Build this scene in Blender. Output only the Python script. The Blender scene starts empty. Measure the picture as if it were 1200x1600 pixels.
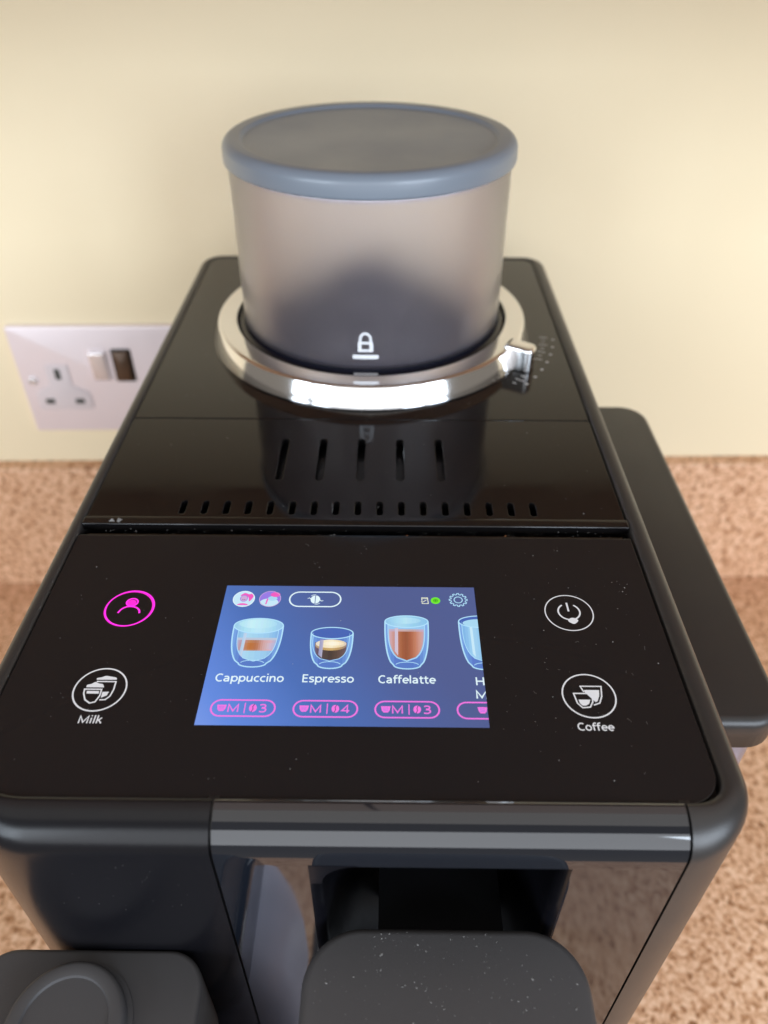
import bpy, bmesh, math, random
from mathutils import Vector, Matrix
random.seed(7)
S = bpy.context.scene
COL = S.collection
ZT = 307.0            # height of the machine's top plane above the worktop, in mm

# ------------------------------------------------------------------ camera
cam_d = bpy.data.cameras.new("camera")
cam = bpy.data.objects.new("camera", cam_d)
COL.objects.link(cam)
S.camera = cam
yaw, pitch, roll, fpx = -8.58354636e-03, 6.88141357e-01, -2.32790430e-03, 1193.05
fw = Vector((math.sin(yaw)*math.cos(pitch), math.cos(yaw)*math.cos(pitch), -math.sin(pitch)))
rt = Vector((math.cos(yaw), -math.sin(yaw), 0))
dn = fw.cross(rt)
cr, sr = math.cos(roll), math.sin(roll)
R2, D2 = cr*rt + sr*dn, -sr*rt + cr*dn
U2 = -D2
m = Matrix(((R2.x, U2.x, -fw.x, 0.0101919), (R2.y, U2.y, -fw.y, 0.0),
            (R2.z, U2.z, -fw.z, 0.1747088 + ZT*1e-3), (0, 0, 0, 1)))
cam.matrix_world = m
cam_d.sensor_fit = 'VERTICAL'
cam_d.sensor_height = 24.0
cam_d.sensor_width = 18.0
cam_d.lens = 24.0*fpx/1600.0
cam_d.clip_start = 0.005
cam_d.clip_end = 50
cam_d.dof.use_dof = True
cam_d.dof.focus_distance = 0.232
cam_d.dof.aperture_fstop = 6.0

# ------------------------------------------------------------------ world and lamps
W = bpy.data.worlds.new("World")
S.world = W
W.use_nodes = True
bg = W.node_tree.nodes["Background"]
bg.inputs[0].default_value = (1.0, 0.90, 0.78, 1)
bg.inputs[1].default_value = 0.16

def area(name, loc, target, sx, sy, power, color):
    l = bpy.data.lights.new(name, 'AREA')
    l.shape = 'RECTANGLE'; l.size = sx; l.size_y = sy
    l.energy = power; l.color = color
    o = bpy.data.objects.new(name, l); COL.objects.link(o)
    o.location = loc
    o.rotation_euler = (Vector(target) - Vector(loc)).to_track_quat('-Z', 'Y').to_euler()
    return o
# the kitchen window, behind the photographer to the right
for k in (-1, 1):
    area("window_light", (1.30+k*.25, -1.40+k*.22, 0.90), (0.0+k*.2, 0.25+k*.17, 0.35), .50, 1.1, 12, (0.74, 0.86, 1.0))
# a second window further left
for k in (-1, 1):
    area("far_window_light", (-1.4+k*.20, -1.35-k*.2, 0.86), (-0.1+k*.15, 0.3-k*.15, 0.3), .44, 1.0, 8.0, (0.78, 0.89, 1.0))
# added broad fill lamp from the front, to even out the wall
area("front_fill", (0.25, -2.1, 0.95), (0.0, 0.3, 0.35), 3.6, 2.0, 34, (0.90, 0.94, 1.0))
# added overhead fill lamp, standing in for light bounced off the ceiling
area("ceiling_bounce_fill", (0.0, 0.1, 2.2), (0.0, 0.1, 0.0), 4.0, 2.0, 12, (1.0, 0.965, 0.92))
S.view_settings.view_transform = 'Standard'
S.view_settings.look = 'None'
S.view_settings.exposure = 0.50
S.view_settings.gamma = 1.0
S.cycles.max_bounces = 14
S.cycles.transmission_bounces = 10
S.cycles.transparent_max_bounces = 12

# ------------------------------------------------------------------ helpers
def V(x, y, z=0.0):                    # millimetres, z measured from the machine's top plane
    return Vector((x*1e-3, y*1e-3, (z+ZT)*1e-3))

def srgb(r, g, b):
    f = lambda c: (c/255)/12.92 if c/255 <= .04045 else ((c/255+.055)/1.055)**2.4
    return (f(r), f(g), f(b), 1)

def mat(name, color, rough=.5, metal=0, spec=None, coat=0, bump=None, emit=None, estr=1.0, ior=None):
    ma = bpy.data.materials.new(name); ma.use_nodes = True
    nt = ma.node_tree; b = nt.nodes["Principled BSDF"]
    b.inputs["Base Color"].default_value = color if len(color) == 4 else (*color, 1)
    b.inputs["Roughness"].default_value = rough
    b.inputs["Metallic"].default_value = metal
    if spec is not None: b.inputs["Specular IOR Level"].default_value = spec
    if coat: b.inputs["Coat Weight"].default_value = coat; b.inputs["Coat Roughness"].default_value = .03
    if ior: b.inputs["IOR"].default_value = ior
    if emit:
        b.inputs["Emission Color"].default_value = emit
        b.inputs["Emission Strength"].default_value = estr
    if bump:
        tc = nt.nodes.new("ShaderNodeTexCoord"); n = nt.nodes.new("ShaderNodeTexNoise")
        n.inputs["Scale"].default_value = bump[0]; n.inputs["Detail"].default_value = 3
        bp = nt.nodes.new("ShaderNodeBump"); bp.inputs["Strength"].default_value = bump[1]
        bp.inputs["Distance"].default_value = bump[2]
        nt.links.new(tc.outputs["Object"], n.inputs["Vector"])
        nt.links.new(n.outputs["Fac"], bp.inputs["Height"])
        nt.links.new(bp.outputs["Normal"], b.inputs["Normal"])
    return ma

def smudge(ma, scale, lo, hi, detail=4):     # uneven gloss: finger marks and wiping
    nt = ma.node_tree; b = nt.nodes["Principled BSDF"]
    tc = nt.nodes.new("ShaderNodeTexCoord"); n = nt.nodes.new("ShaderNodeTexNoise")
    n.inputs["Scale"].default_value = scale; n.inputs["Detail"].default_value = detail
    mr = nt.nodes.new("ShaderNodeMapRange")
    mr.inputs["From Min"].default_value = .35; mr.inputs["From Max"].default_value = .7
    mr.inputs["To Min"].default_value = lo; mr.inputs["To Max"].default_value = hi
    nt.links.new(tc.outputs["Object"], n.inputs["Vector"])
    nt.links.new(n.outputs["Fac"], mr.inputs["Value"])
    nt.links.new(mr.outputs[0], b.inputs["Roughness"])
    return ma

def finish(name, bm, material, parent=None, smooth=True, auto=35):
    me = bpy.data.meshes.new(name)
    if smooth:
        for f in bm.faces: f.smooth = True
        for e in bm.edges:
            if len(e.link_faces) == 2:
                e.smooth = e.calc_face_angle(0) < math.radians(auto)
    bm.normal_update()
    bm.to_mesh(me); bm.free()
    mats = material if isinstance(material, (list, tuple)) else [material]
    for x in mats: me.materials.append(x)
    co = [v.co for v in me.vertices]
    c = Vector(((min(v.x for v in co)+max(v.x for v in co))/2, (min(v.y for v in co)+max(v.y for v in co))/2,
                min(v.z for v in co)))
    me.transform(Matrix.Translation(-c))
    o = bpy.data.objects.new(name, me); COL.objects.link(o)
    place(o, c, parent)
    return o

def place(o, world, parent):
    if parent:
        o.parent = parent
        w = Vector((0, 0, 0)); p = parent
        while p: w += p.location; p = p.parent
        o.location = world - w
    else:
        o.location = world

def tag(o, label=None, cat=None, group=None, kind=None):
    if label: o['label'] = label
    if cat: o['category'] = cat
    if group: o['group'] = group
    if kind: o['kind'] = kind
    return o

def empty(name, loc, label, cat):
    o = bpy.data.objects.new(name, None); COL.objects.link(o); o.location = loc; o.empty_display_size = .05
    return tag(o, label, cat)

def rrect(x0, x1, y0, y1, r, n=8):           # r = (front-left, front-right, back-right, back-left)
    if not isinstance(r, (tuple, list)): r = (r,)*4
    pts = []
    for (cx, cy, rr, a0) in ((x0+r[0], y0+r[0], r[0], 180), (x1-r[1], y0+r[1], r[1], 270),
                             (x1-r[2], y1-r[2], r[2], 0), (x0+r[3], y1-r[3], r[3], 90)):
        for i in range(n+1):
            a = math.radians(a0 + 90*i/n)
            pts.append((cx+rr*math.cos(a), cy+rr*math.sin(a)))
    return pts

def loft(bm, rings, cap_top=False, cap_bottom=False, mi=0):      # rings of equal length, closed
    vs = [[bm.verts.new(p) for p in ring] for ring in rings]
    n = len(rings[0])
    for a, b in zip(vs[:-1], vs[1:]):
        for i in range(n):
            f = bm.faces.new((a[i], a[(i+1) % n], b[(i+1) % n], b[i])); f.material_index = mi
    if cap_top: bm.faces.new(vs[-1]).material_index = mi
    if cap_bottom: bm.faces.new(list(reversed(vs[0]))).material_index = mi
    return vs

def offset_loop(pts, d):                     # inward for a counter-clockwise loop
    n = len(pts); out = []
    for i in range(n):
        p, q, r = Vector(pts[i-1]), Vector(pts[i]), Vector(pts[(i+1) % n])
        e1, e2 = (q-p), (r-q)
        if e1.length < 1e-6: e1 = e2
        if e2.length < 1e-6: e2 = e1
        n1, n2 = Vector((-e1.y, e1.x)).normalized(), Vector((-e2.y, e2.x)).normalized()
        nn = (n1+n2).normalized()
        k = d/max(.3, nn.dot(n1))
        out.append((q.x+nn.x*k, q.y+nn.y*k))
    return out

def slab(bm, pts, z0, z1, r=1.0, n=4, rb=0, mi=0):       # an outline raised from z0 to z1 with a rounded top edge
    rings = []
    if rb:
        for i in range(n+1):
            a = math.pi/2*i/n
            rings.append([V(x, y, z0+rb*(1-math.sin(a))) for x, y in offset_loop(pts, rb*(1-math.cos(a)))][:] if False else
                         [V(x, y, z0+rb-rb*math.cos(a)) for x, y in offset_loop(pts, rb-rb*math.sin(a))])
    else:
        rings.append([V(x, y, z0) for x, y in pts])
    for i in range(n+1):
        a = math.pi/2*i/n
        rings.append([V(x, y, z1-r+r*math.sin(a)) for x, y in offset_loop(pts, r*(1-math.cos(a)))])
    loft(bm, rings, True, True, mi)

def lathe(bm, prof, cx, cy, n=96, a0=0, a1=360, mi=0, close=False):     # prof: (radius, z)
    full = abs(a1-a0) >= 360
    cols = []
    for i in range(n if full else n+1):
        a = math.radians(a0+(a1-a0)*i/n)
        cols.append([bm.verts.new(V(cx+r*math.cos(a), cy+r*math.sin(a), z)) for r, z in prof])
    k = len(cols)
    for i in range(k if full else k-1):
        A, B = cols[i], cols[(i+1) % k]
        for j in range(len(prof)-(0 if close else 1)):
            j2 = (j+1) % len(prof)
            try: bm.faces.new((A[j], B[j], B[j2], A[j2])).material_index = mi
            except ValueError: pass
    bmesh.ops.remove_doubles(bm, verts=bm.verts[:], dist=1e-7)

def arc(cx, cz, r, a0, a1, n=6):
    return [(cx+r*math.cos(math.radians(a0+(a1-a0)*i/n)), cz+r*math.sin(math.radians(a0+(a1-a0)*i/n))) for i in range(n+1)]

# flat print on the panel: filled and stroked shapes in panel coordinates
def fill(bm, pts, z, mi=0, clip=None):
    if clip is not None: pts = clip_x(pts, clip)
    if len(pts) < 3: return
    a = sum(pts[i-1][0]*pts[i][1]-pts[i][0]*pts[i-1][1] for i in range(len(pts)))
    if a < 0: pts = list(reversed(pts))
    f = bm.faces.new([bm.verts.new(V(x, y, z)) for x, y in pts]); f.material_index = mi
    bmesh.ops.triangulate(bm, faces=[f])

def clip_x(pts, xm):
    out = []
    for i in range(len(pts)):
        p, q = pts[i-1], pts[i]
        if (p[0] <= xm) != (q[0] <= xm):
            t = (xm-p[0])/(q[0]-p[0]); out.append((xm, p[1]+t*(q[1]-p[1])))
        if q[0] <= xm: out.append(q)
    return out

def stroke(bm, pts, w, z, mi=0, closed=False, clip=None):
    n = len(pts); L = []; Rr = []
    for i in range(n):
        q = Vector(pts[i])
        p = Vector(pts[i-1]) if (closed or i > 0) else None
        r = Vector(pts[(i+1) % n]) if (closed or i < n-1) else None
        d1 = (q-p).normalized() if p is not None else (r-q).normalized()
        d2 = (r-q).normalized() if r is not None else d1
        nn = Vector((-(d1+d2).y, (d1+d2).x))
        nn = nn.normalized() if nn.length > 1e-6 else Vector((-d1.y, d1.x))
        k = w/2/max(.45, nn.dot(Vector((-d1.y, d1.x))))
        L.append(q+nn*k); Rr.append(q-nn*k)
    for i in range(n if closed else n-1):
        j = (i+1) % n
        quad = [tuple(L[i]), tuple(Rr[i]), tuple(Rr[j]), tuple(L[j])]
        if clip is not None:
            fill(bm, quad, z, mi, clip)
        else:
            f = bm.faces.new([bm.verts.new(V(x, y, z)) for x, y in quad]); f.material_index = mi
            f.normal_update()
            if f.normal.z < 0: f.normal_flip()

def ell(cx, cy, rx, ry, n=40, a0=0, a1=360):
    k = n if abs(a1-a0) >= 360 else n+1
    return [(cx+rx*math.cos(math.radians(a0+(a1-a0)*i/n)), cy+ry*math.sin(math.radians(a0+(a1-a0)*i/n))) for i in range(k)]

def smoothpts(pts, n=5, closed=False):       # Catmull-Rom
    out = []; m_ = len(pts)
    for i in range(m_ if closed else m_-1):
        g = lambda k: Vector(pts[k % m_]) if closed else Vector(pts[max(0, min(m_-1, k))])
        p0, p1, p2, p3 = g(i-1), g(i), g(i+1), g(i+2)
        for j in range(n):
            t = j/n
            out.append(tuple(.5*((2*p1)+(p2-p0)*t+(2*p0-5*p1+4*p2-p3)*t*t+(3*p1-p0-3*p2+p3)*t**3)))
    if not closed: out.append(tuple(pts[-1]))
    return out

GL = {       # letter skeletons: cap height 1, (advance, strokes)
 'C': (.72, [ell(.42, .5, .34, .45, 20, 52, 308)]),
 'E': (.58, [[(.52, .94), (.1, .94), (.1, .06), (.52, .06)], [(.1, .52), (.48, .52)]]),
 'H': (.80, [[(.1, 0), (.1, 1)], [(.66, 0), (.66, 1)], [(.1, .5), (.66, .5)]]),
 'M': (.96, [[(.1, 0), (.1, .93), (.46, .12), (.82, .93), (.82, 0)]]),
 'a': (.66, [smoothpts([(.10, .60), (.27, .67), (.43, .62), (.50, .46)], 5)+[(.50, 0)], smoothpts([(.50, .40), (.30, .38), (.14, .30), (.12, .16), (.24, .05), (.40, .10), (.50, .24)], 4)]),
 'c': (.56, [ell(.35, .36, .25, .31, 16, 55, 305)]),
 'e': (.64, [[(.1, .37)]+ell(.35, .36, .24, .31, 20, 2, 312)]),
 'f': (.42, [[(.17, 0)]+smoothpts([(.17, .72), (.20, .92), (.32, 1.0), (.44, .98)], 4), [(.02, .67), (.40, .67)]]),
 'i': (.28, [[(.14, 0), (.14, .72)], [(.14, .90), (.14, 1.04)]]),
 'k': (.58, [[(.12, 0), (.12, 1.05)], [(.48, .72), (.15, .35)], [(.25, .44), (.52, 0)]]),
 'l': (.28, [[(.14, 0), (.14, 1.05)]]),
 'n': (.68, [[(.12, 0), (.12, .72)], smoothpts([(.13, .45), (.22, .62), (.38, .67), (.50, .60), (.54, .42)], 4)+[(.54, 0)]]),
 'o': (.70, [ell(.35, .36, .25, .31, 26)+[(.60, .36)]]),
 'p': (.70, [[(.12, -.30), (.12, .72)], ell(.37, .36, .24, .31, 26)+[(.61, .36)]]),
 'r': (.44, [[(.12, 0), (.12, .72)], smoothpts([(.13, .42), (.20, .58), (.30, .66), (.42, .67)], 4)]),
 's': (.54, [smoothpts([(.46, .62), (.30, .68), (.14, .62), (.12, .50), (.26, .39), (.42, .30), (.45, .17), (.32, .05), (.08, .08)], 4)]),
 't': (.46, [[(.19, .92)]+smoothpts([(.19, .25), (.22, .10), (.32, .05), (.43, .07)], 4), [(.03, .67), (.42, .67)]]),
 'u': (.68, [[(.54, 0), (.54, .72)], [(.12, .72)]+smoothpts([(.12, .28), (.17, .10), (.30, .05), (.46, .14), (.53, .30)], 4)]),
 '3': (.60, [smoothpts([(.08, .88), (.26, .95), (.44, .87), (.44, .64), (.22, .52)], 4)+smoothpts([(.22, .52), (.46, .44), (.49, .20), (.32, .04), (.06, .08)], 4)]),
 '4': (.64, [[(.46, 0), (.46, .95), (.05, .27), (.62, .27)]]),
}
def text(name, body, x, y, w, h, z, material, parent, weight=.15, clip=None):     # fitted to w x h (height of capitals), baseline y
    adv = sum(GL[c][0] for c in body)-.16
    k = w/adv; bm = bmesh.new(); px = -.08; lay = 0
    for c in body:
        for st in GL[c][1]:
            stroke(bm, [(x+(px+u)*k, y+v*h) for u, v in st], weight*h, z+lay*.002, 0, False, clip); lay += 1
        px += GL[c][0]
    return finish(name, bm, material, parent, smooth=False)

def box(bm, x0, x1, y0, y1, z0, z1, mi=0):
    vs = [bm.verts.new(V(x, y, z)) for z in (z0, z1) for x, y in ((x0, y0), (x1, y0), (x1, y1), (x0, y1))]
    for idx in ((3, 2, 1, 0), (4, 5, 6, 7), (0, 1, 5, 4), (1, 2, 6, 5), (2, 3, 7, 6), (3, 0, 4, 7)):
        bm.faces.new([vs[i] for i in idx]).material_index = mi

# ------------------------------------------------------------------ materials
M = {}
M['shell'] = mat('matte_black_plastic', (.030, .0275, .027), .40, spec=.55, bump=(2600, .12, .0002))
M['shell'] = smudge(M['shell'], 18, .31, .42)
M['cover'] = mat('black_cover_plastic', (.006, .006, .008), .24, spec=.36, bump=(2600, .1, .0002))
M['gloss'] = smudge(mat('gloss_black_plastic', (.0045, .004, .0045), .03, spec=.55), 34, .035, .13)
M['fascia'] = smudge(mat('mirror_black_fascia', (.007, .009, .014), .03, spec=.5, ior=1.8), 22, .02, .08)
M['recess'] = mat('recess_black', (.004, .004, .006), .3, spec=.22)
M['glass'] = smudge(mat('black_panel_glass', (.0125, .0115, .0125), .05, spec=.36), 38, .03, .2)
M['groove'] = mat('groove_black', (.004, .004, .005), .35)
M['satin'] = smudge(mat('satin_black_plastic', (.062, .059, .061), .5, spec=.4, bump=(3000, .1, .0002)), 30, .46, .6)
M['lidgrey'] = smudge(mat('grey_lid_plastic', (.185, .215, .255), .33, spec=.5), 24, .28, .38)
M['chrome'] = mat('chrome', (.84, .83, .83), .11, metal=1)
M['gasket'] = mat('black_gasket', (.008, .008, .014), .22)
M['white_print'] = mat('white_print', (.72, .73, .76), .5)
M['grey_print'] = mat('grey_print', (.62, .61, .58), .5)
M['icon'] = mat('backlit_icon', (.3, .3, .3), .3, emit=srgb(206, 206, 212), estr=.53)
M['pink_icon'] = mat('backlit_pink_icon', (.3, .02, .2), .3, emit=srgb(246, 38, 214), estr=.85)
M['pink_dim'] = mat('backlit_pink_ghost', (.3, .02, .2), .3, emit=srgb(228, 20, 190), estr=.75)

def frosted(name, color, rough, ior=1.45, mixes=(.13, .12)):
    ma = bpy.data.materials.new(name); ma.use_nodes = True
    nt = ma.node_tree; nt.nodes.clear()
    out = nt.nodes.new("ShaderNodeOutputMaterial")
    rf = nt.nodes.new("ShaderNodeBsdfRefraction"); rf.inputs["Color"].default_value = (*color, 1)
    rf.inputs["Roughness"].default_value = rough; rf.inputs["IOR"].default_value = ior
    tr = nt.nodes.new("ShaderNodeBsdfTranslucent"); tr.inputs["Color"].default_value = (*color, 1)
    df = nt.nodes.new("ShaderNodeBsdfDiffuse"); df.inputs["Color"].default_value = (color[0]*.86, color[1]*.80, color[2]*.93, 1)
    gl = nt.nodes.new("ShaderNodeBsdfGlossy"); gl.inputs["Roughness"].default_value = .28
    m1 = nt.nodes.new("ShaderNodeMixShader"); m1.inputs[0].default_value = mixes[0]
    m2 = nt.nodes.new("ShaderNodeMixShader"); m2.inputs[0].default_value = mixes[1]
    m3 = nt.nodes.new("ShaderNodeMixShader")
    fr = nt.nodes.new("ShaderNodeFresnel"); fr.inputs["IOR"].default_value = 1.42
    L = nt.links.new
    L(rf.outputs[0], m1.inputs[1]); L(tr.outputs[0], m1.inputs[2])
    L(m1.outputs[0], m2.inputs[1]); L(df.outputs[0], m2.inputs[2])
    L(fr.outputs[0], m3.inputs[0]); L(m2.outputs[0], m3.inputs[1]); L(gl.outputs[0], m3.inputs[2])
    L(m3.outputs[0], out.inputs[0])
    return ma
M['frost'] = frosted('smoky_frosted_plastic', (1.0, .985, 1.0), .52, 1.3, (.03, .035))
M['tankclear'] = frosted('clear_tank_plastic', (.97, .92, .96), .2, 1.3, (.4, .15))

# ------------------------------------------------------------------ setting: wall, upstand, worktop
KW = .025
def wall_y(x): return 502 + KW*x           # mm

def mat_wall():
    ma = mat('cream_wall_paint', (.80, .68, .47), .75, spec=.25)
    nt = ma.node_tree; b = nt.nodes["Principled BSDF"]
    tc = nt.nodes.new("ShaderNodeTexCoord")
    n = nt.nodes.new("ShaderNodeTexNoise"); n.inputs["Scale"].default_value = 3; n.inputs["Detail"].default_value = 3
    r = nt.nodes.new("ShaderNodeValToRGB")
    r.color_ramp.elements[0].position = .3; r.color_ramp.elements[0].color = (.81, .70, .48, 1)
    r.color_ramp.elements[1].position = .7; r.color_ramp.elements[1].color = (.87, .755, .53, 1)
    n2 = nt.nodes.new("ShaderNodeTexNoise"); n2.inputs["Scale"].default_value = 120; n2.inputs["Detail"].default_value = 4
    bp = nt.nodes.new("ShaderNodeBump"); bp.inputs["Strength"].default_value = .18; bp.inputs["Distance"].default_value = .0008
    L = nt.links.new
    L(tc.outputs["Object"], n.inputs["Vector"]); L(tc.outputs["Object"], n2.inputs["Vector"])
    L(n.outputs["Fac"], r.inputs["Fac"]); L(r.outputs["Color"], b.inputs["Base Color"])
    L(n2.outputs["Fac"], bp.inputs["Height"]); L(bp.outputs["Normal"], b.inputs["Normal"])
    return ma

def mat_cork():
    ma = mat('cork_grain_laminate', (.6, .4, .25), .5, spec=.3)
    nt = ma.node_tree; b = nt.nodes["Principled BSDF"]; L = nt.links.new
    tc = nt.nodes.new("ShaderNodeTexCoord")
    n = nt.nodes.new("ShaderNodeTexNoise"); n.inputs["Scale"].default_value = 295
    n.inputs["Detail"].default_value = 3.2; n.inputs["Roughness"].default_value = .55; n.inputs["Distortion"].default_value = .7
    r = nt.nodes.new("ShaderNodeValToRGB"); cr_ = r.color_ramp
    cr_.elements[0].position = .31; cr_.elements[0].color = (.20, .084, .034, 1)
    cr_.elements[1].position = .63; cr_.elements[1].color = (.91, .625, .43, 1)
    e = cr_.elements.new(.395); e.color = (.455, .228, .109, 1)
    e = cr_.elements.new(.465); e.color = (.685, .398, .234, 1)
    n2 = nt.nodes.new("ShaderNodeTexNoise"); n2.inputs["Scale"].default_value = 14; n2.inputs["Detail"].default_value = 3
    mx = nt.nodes.new("ShaderNodeMix"); mx.data_type = 'RGBA'; mx.blend_type = 'MULTIPLY'
    r2 = nt.nodes.new("ShaderNodeValToRGB")
    r2.color_ramp.elements[0].position = .3; r2.color_ramp.elements[0].color = (.86, .82, .78, 1)
    r2.color_ramp.elements[1].position = .7; r2.color_ramp.elements[1].color = (1, 1, 1, 1)
    mx.inputs[0].default_value = 1
    L(tc.outputs["Object"], n.inputs["Vector"]); L(tc.outputs["Object"], n2.inputs["Vector"])
    L(n.outputs["Fac"], r.inputs["Fac"]); L(n2.outputs["Fac"], r2.inputs["Fac"])
    L(r.outputs["Color"], mx.inputs[6]); L(r2.outputs["Color"], mx.inputs[7])
    L(mx.outputs[2], b.inputs["Base Color"])
    bp = nt.nodes.new("ShaderNodeBump"); bp.inputs["Strength"].default_value = .25; bp.inputs["Distance"].default_value = .0006
    L(n.outputs["Fac"], bp.inputs["Height"]); L(bp.outputs["Normal"], b.inputs["Normal"])
    return ma
M['wall'] = mat_wall(); M['cork'] = mat_cork()

def skew_box(bm, x0, x1, d0, d1, z0, z1, r=0):       # a box along the wall; d = distance in front of the wall
    P = lambda x, d, z: V(x, wall_y(x)-d, z)
    prof = [(d0, z0), (d1, z0)]
    if r: prof += [(d1-r+r*math.cos(a), z1-r+r*math.sin(a)) for a in [math.pi/2*i/5 for i in range(6)]]
    else: prof += [(d1, z1)]
    prof += [(d0, z1)]
    A = [bm.verts.new(P(x0, *q)) for q in prof]; B = [bm.verts.new(P(x1, *q)) for q in prof]
    n = len(prof)
    for i in range(n): bm.faces.new((A[i], A[(i+1) % n], B[(i+1) % n], B[i]))
    bm.faces.new(list(reversed(A))); bm.faces.new(B)
    bmesh.ops.recalc_face_normals(bm, faces=bm.faces[:])

bm = bmesh.new(); skew_box(bm, -1600, 1600, -100, 0, -1200, 2100)
tag(finish('wall', bm, M['wall'], smooth=False), kind='structure', label='plain cream painted kitchen wall behind the machine')
bm = bmesh.new(); skew_box(bm, -1600, 1600, .2, 12, -ZT+.3, -182, 2.5)
tag(finish('upstand', bm, M['cork'], auto=50), kind='structure', label='cork patterned upstand strip along the wall')
bm = bmesh.new(); skew_box(bm, -1600, 1600, .2, 640, -ZT-38, -ZT, 5)
tag(finish('worktop', bm, M['cork'], auto=50), kind='structure', label='cork patterned kitchen worktop')

# the wall cupboard over the worktop: above the frame, it shows as the dark reflection on the glossy top
M['wood'] = mat('brown_wood_veneer', (.46, .33, .26), .45)
cup_z = 210.0
cbd = empty('wall_cupboard', V(0, wall_y(0)-150, cup_z), 'brown wooden wall cupboard mounted over the worktop', 'cupboard')
bm = bmesh.new(); skew_box(bm, -900, 900, .5, 296, cup_z, cup_z+680)
finish('carcass', bm, M['wood'], cbd, smooth=False)
for k in range(4):
    bm = bmesh.new(); skew_box(bm, -898+k*450, -452+k*450, 297, 315, cup_z-4, cup_z+680, 3)
    finish('door', bm, M['wood'], cbd, auto=50)

# ------------------------------------------------------------------ wall socket
sx0, sx1, sz0, sz1 = -260.5, -114.5, -150.5, -64.5
sock = empty('wall_socket', V(-187.5, wall_y(-187.5), sz0), 'brushed steel double wall socket on the cream wall left of the machine', 'socket')
M['plate'] = smudge(mat('brushed_steel_plate', (.82, .735, .75), .38, metal=.2), 60, .32, .46)
M['pin'] = mat('socket_slot_black', (.05, .055, .05), .5)
M['insert'] = mat('socket_insert_plastic', (.69, .62, .63), .4)
M['rocker'] = mat('polished_rocker', (.88, .86, .88), .2, metal=.55)
M['rocker_reflecting'] = mat('rocker_painted_reflection', (.085, .05, .03), .22, metal=.4)  # chrome rocker too; the brown is a wood reflection put into its colour
def on_wall(pts, d):                      # (x, z) outline to points d mm in front of the wall
    return [V(x, wall_y(x)-d, z) for x, z in pts]
def wall_slab(name, pts, d0, d1, material, parent, r=.6):
    bm = bmesh.new()
    loft(bm, [on_wall(pts, d0), on_wall(pts, d1-r), on_wall(offset_loop(pts, r*.3), d1-r*.3), on_wall(offset_loop(pts, r), d1)], True, True)
    bmesh.ops.recalc_face_normals(bm, faces=bm.faces[:])
    return finish(name, bm, material, parent)
wall_slab('face_plate', rrect(sx0, sx1, sz0, sz1, 1.6, 4), .1, 5.0, M['plate'], sock, 1.2)
def stadium_socket(cx):
    # the T-shaped insert that frames the three pin slots
    zt, zb = -94, -131.0
    pts = [(cx-18.5, zb), (cx+18.5, zb), (cx+20, zb+2), (cx+20, zb+12), (cx+18, zb+15), (cx+8.5, zb+20), (cx+8.5, zt-1.5), (cx+7, zt),
           (cx-7, zt), (cx-8.5, zt-1.5), (cx-8.5, zb+20), (cx-18, zb+15), (cx-20, zb+12), (cx-20, zb+2)]
    ins = wall_slab('pin_plate', pts, 5.1, 5.8, M['insert'], sock, .3)
    for (px, pz, w, h) in ((cx, -101.3, 4.2, 8.4), (cx-11, -123.8, 6.6, 4.2), (cx+11, -123.8, 6.6, 4.2)):
        wall_slab('pin_slot', rrect(px-w/2, px+w/2, pz-h/2, pz+h/2, .6, 3), 5.85, 6.1, M['pin'], ins, .1)
stadium_socket(-231.9); stadium_socket(-143.2)
for cx, mt in ((-199.8, M['rocker']), (-182.8, M['rocker_reflecting'])):
    rec = wall_slab('switch_surround', rrect(cx-7.2, cx+7.2, -107.5, -81.5, 1.2, 4), 5.1, 5.7, M['groove'] if mt is M['rocker_reflecting'] else M['plate'], sock, .3)
    bm = bmesh.new()
    o_ = rrect(cx-5.8, cx+5.8, -106, -83, 1, 4)
    ring0 = on_wall(o_, 5.75)
    tilt = lambda z, k: 7.6 + k*(z+94.5)*.09
    k = 1 if mt is M['rocker'] else -1
    ring1 = [V(x, wall_y(x)-tilt(z, k), z) for x, z in offset_loop(o_, .3)]
    ring2 = [V(x, wall_y(x)-tilt(z, k)-.4, z) for x, z in offset_loop(o_, .9)]
    loft(bm, [ring0, ring1, ring2], True)
    bmesh.ops.recalc_face_normals(bm, faces=bm.faces[:])
    tag(finish('rocker_switch', bm, mt, sock), label='bright polished rocker switch' if k == 1 else 'polished rocker switch with a dark wood reflection in its colour')
for cx in (-251.5, -123.5):
    sc = wall_slab('screw', [(cx+3.4*math.cos(a), -107+3.4*math.sin(a)) for a in [2*math.pi*i/20 for i in range(20)]], 5.1, 6.3, M['rocker'], sock, .6)
    wall_slab('screw_slot', rrect(cx-2.4, cx+2.4, -107.4, -106.6, .2, 2), 6.32, 6.4, M['pin'], sc, .05)

# ------------------------------------------------------------------ the coffee machine
mach = empty('coffee_machine', V(0, 275, -ZT), 'black bean to cup coffee machine with lit touch screen, standing on the cork worktop', 'coffee machine')

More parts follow.
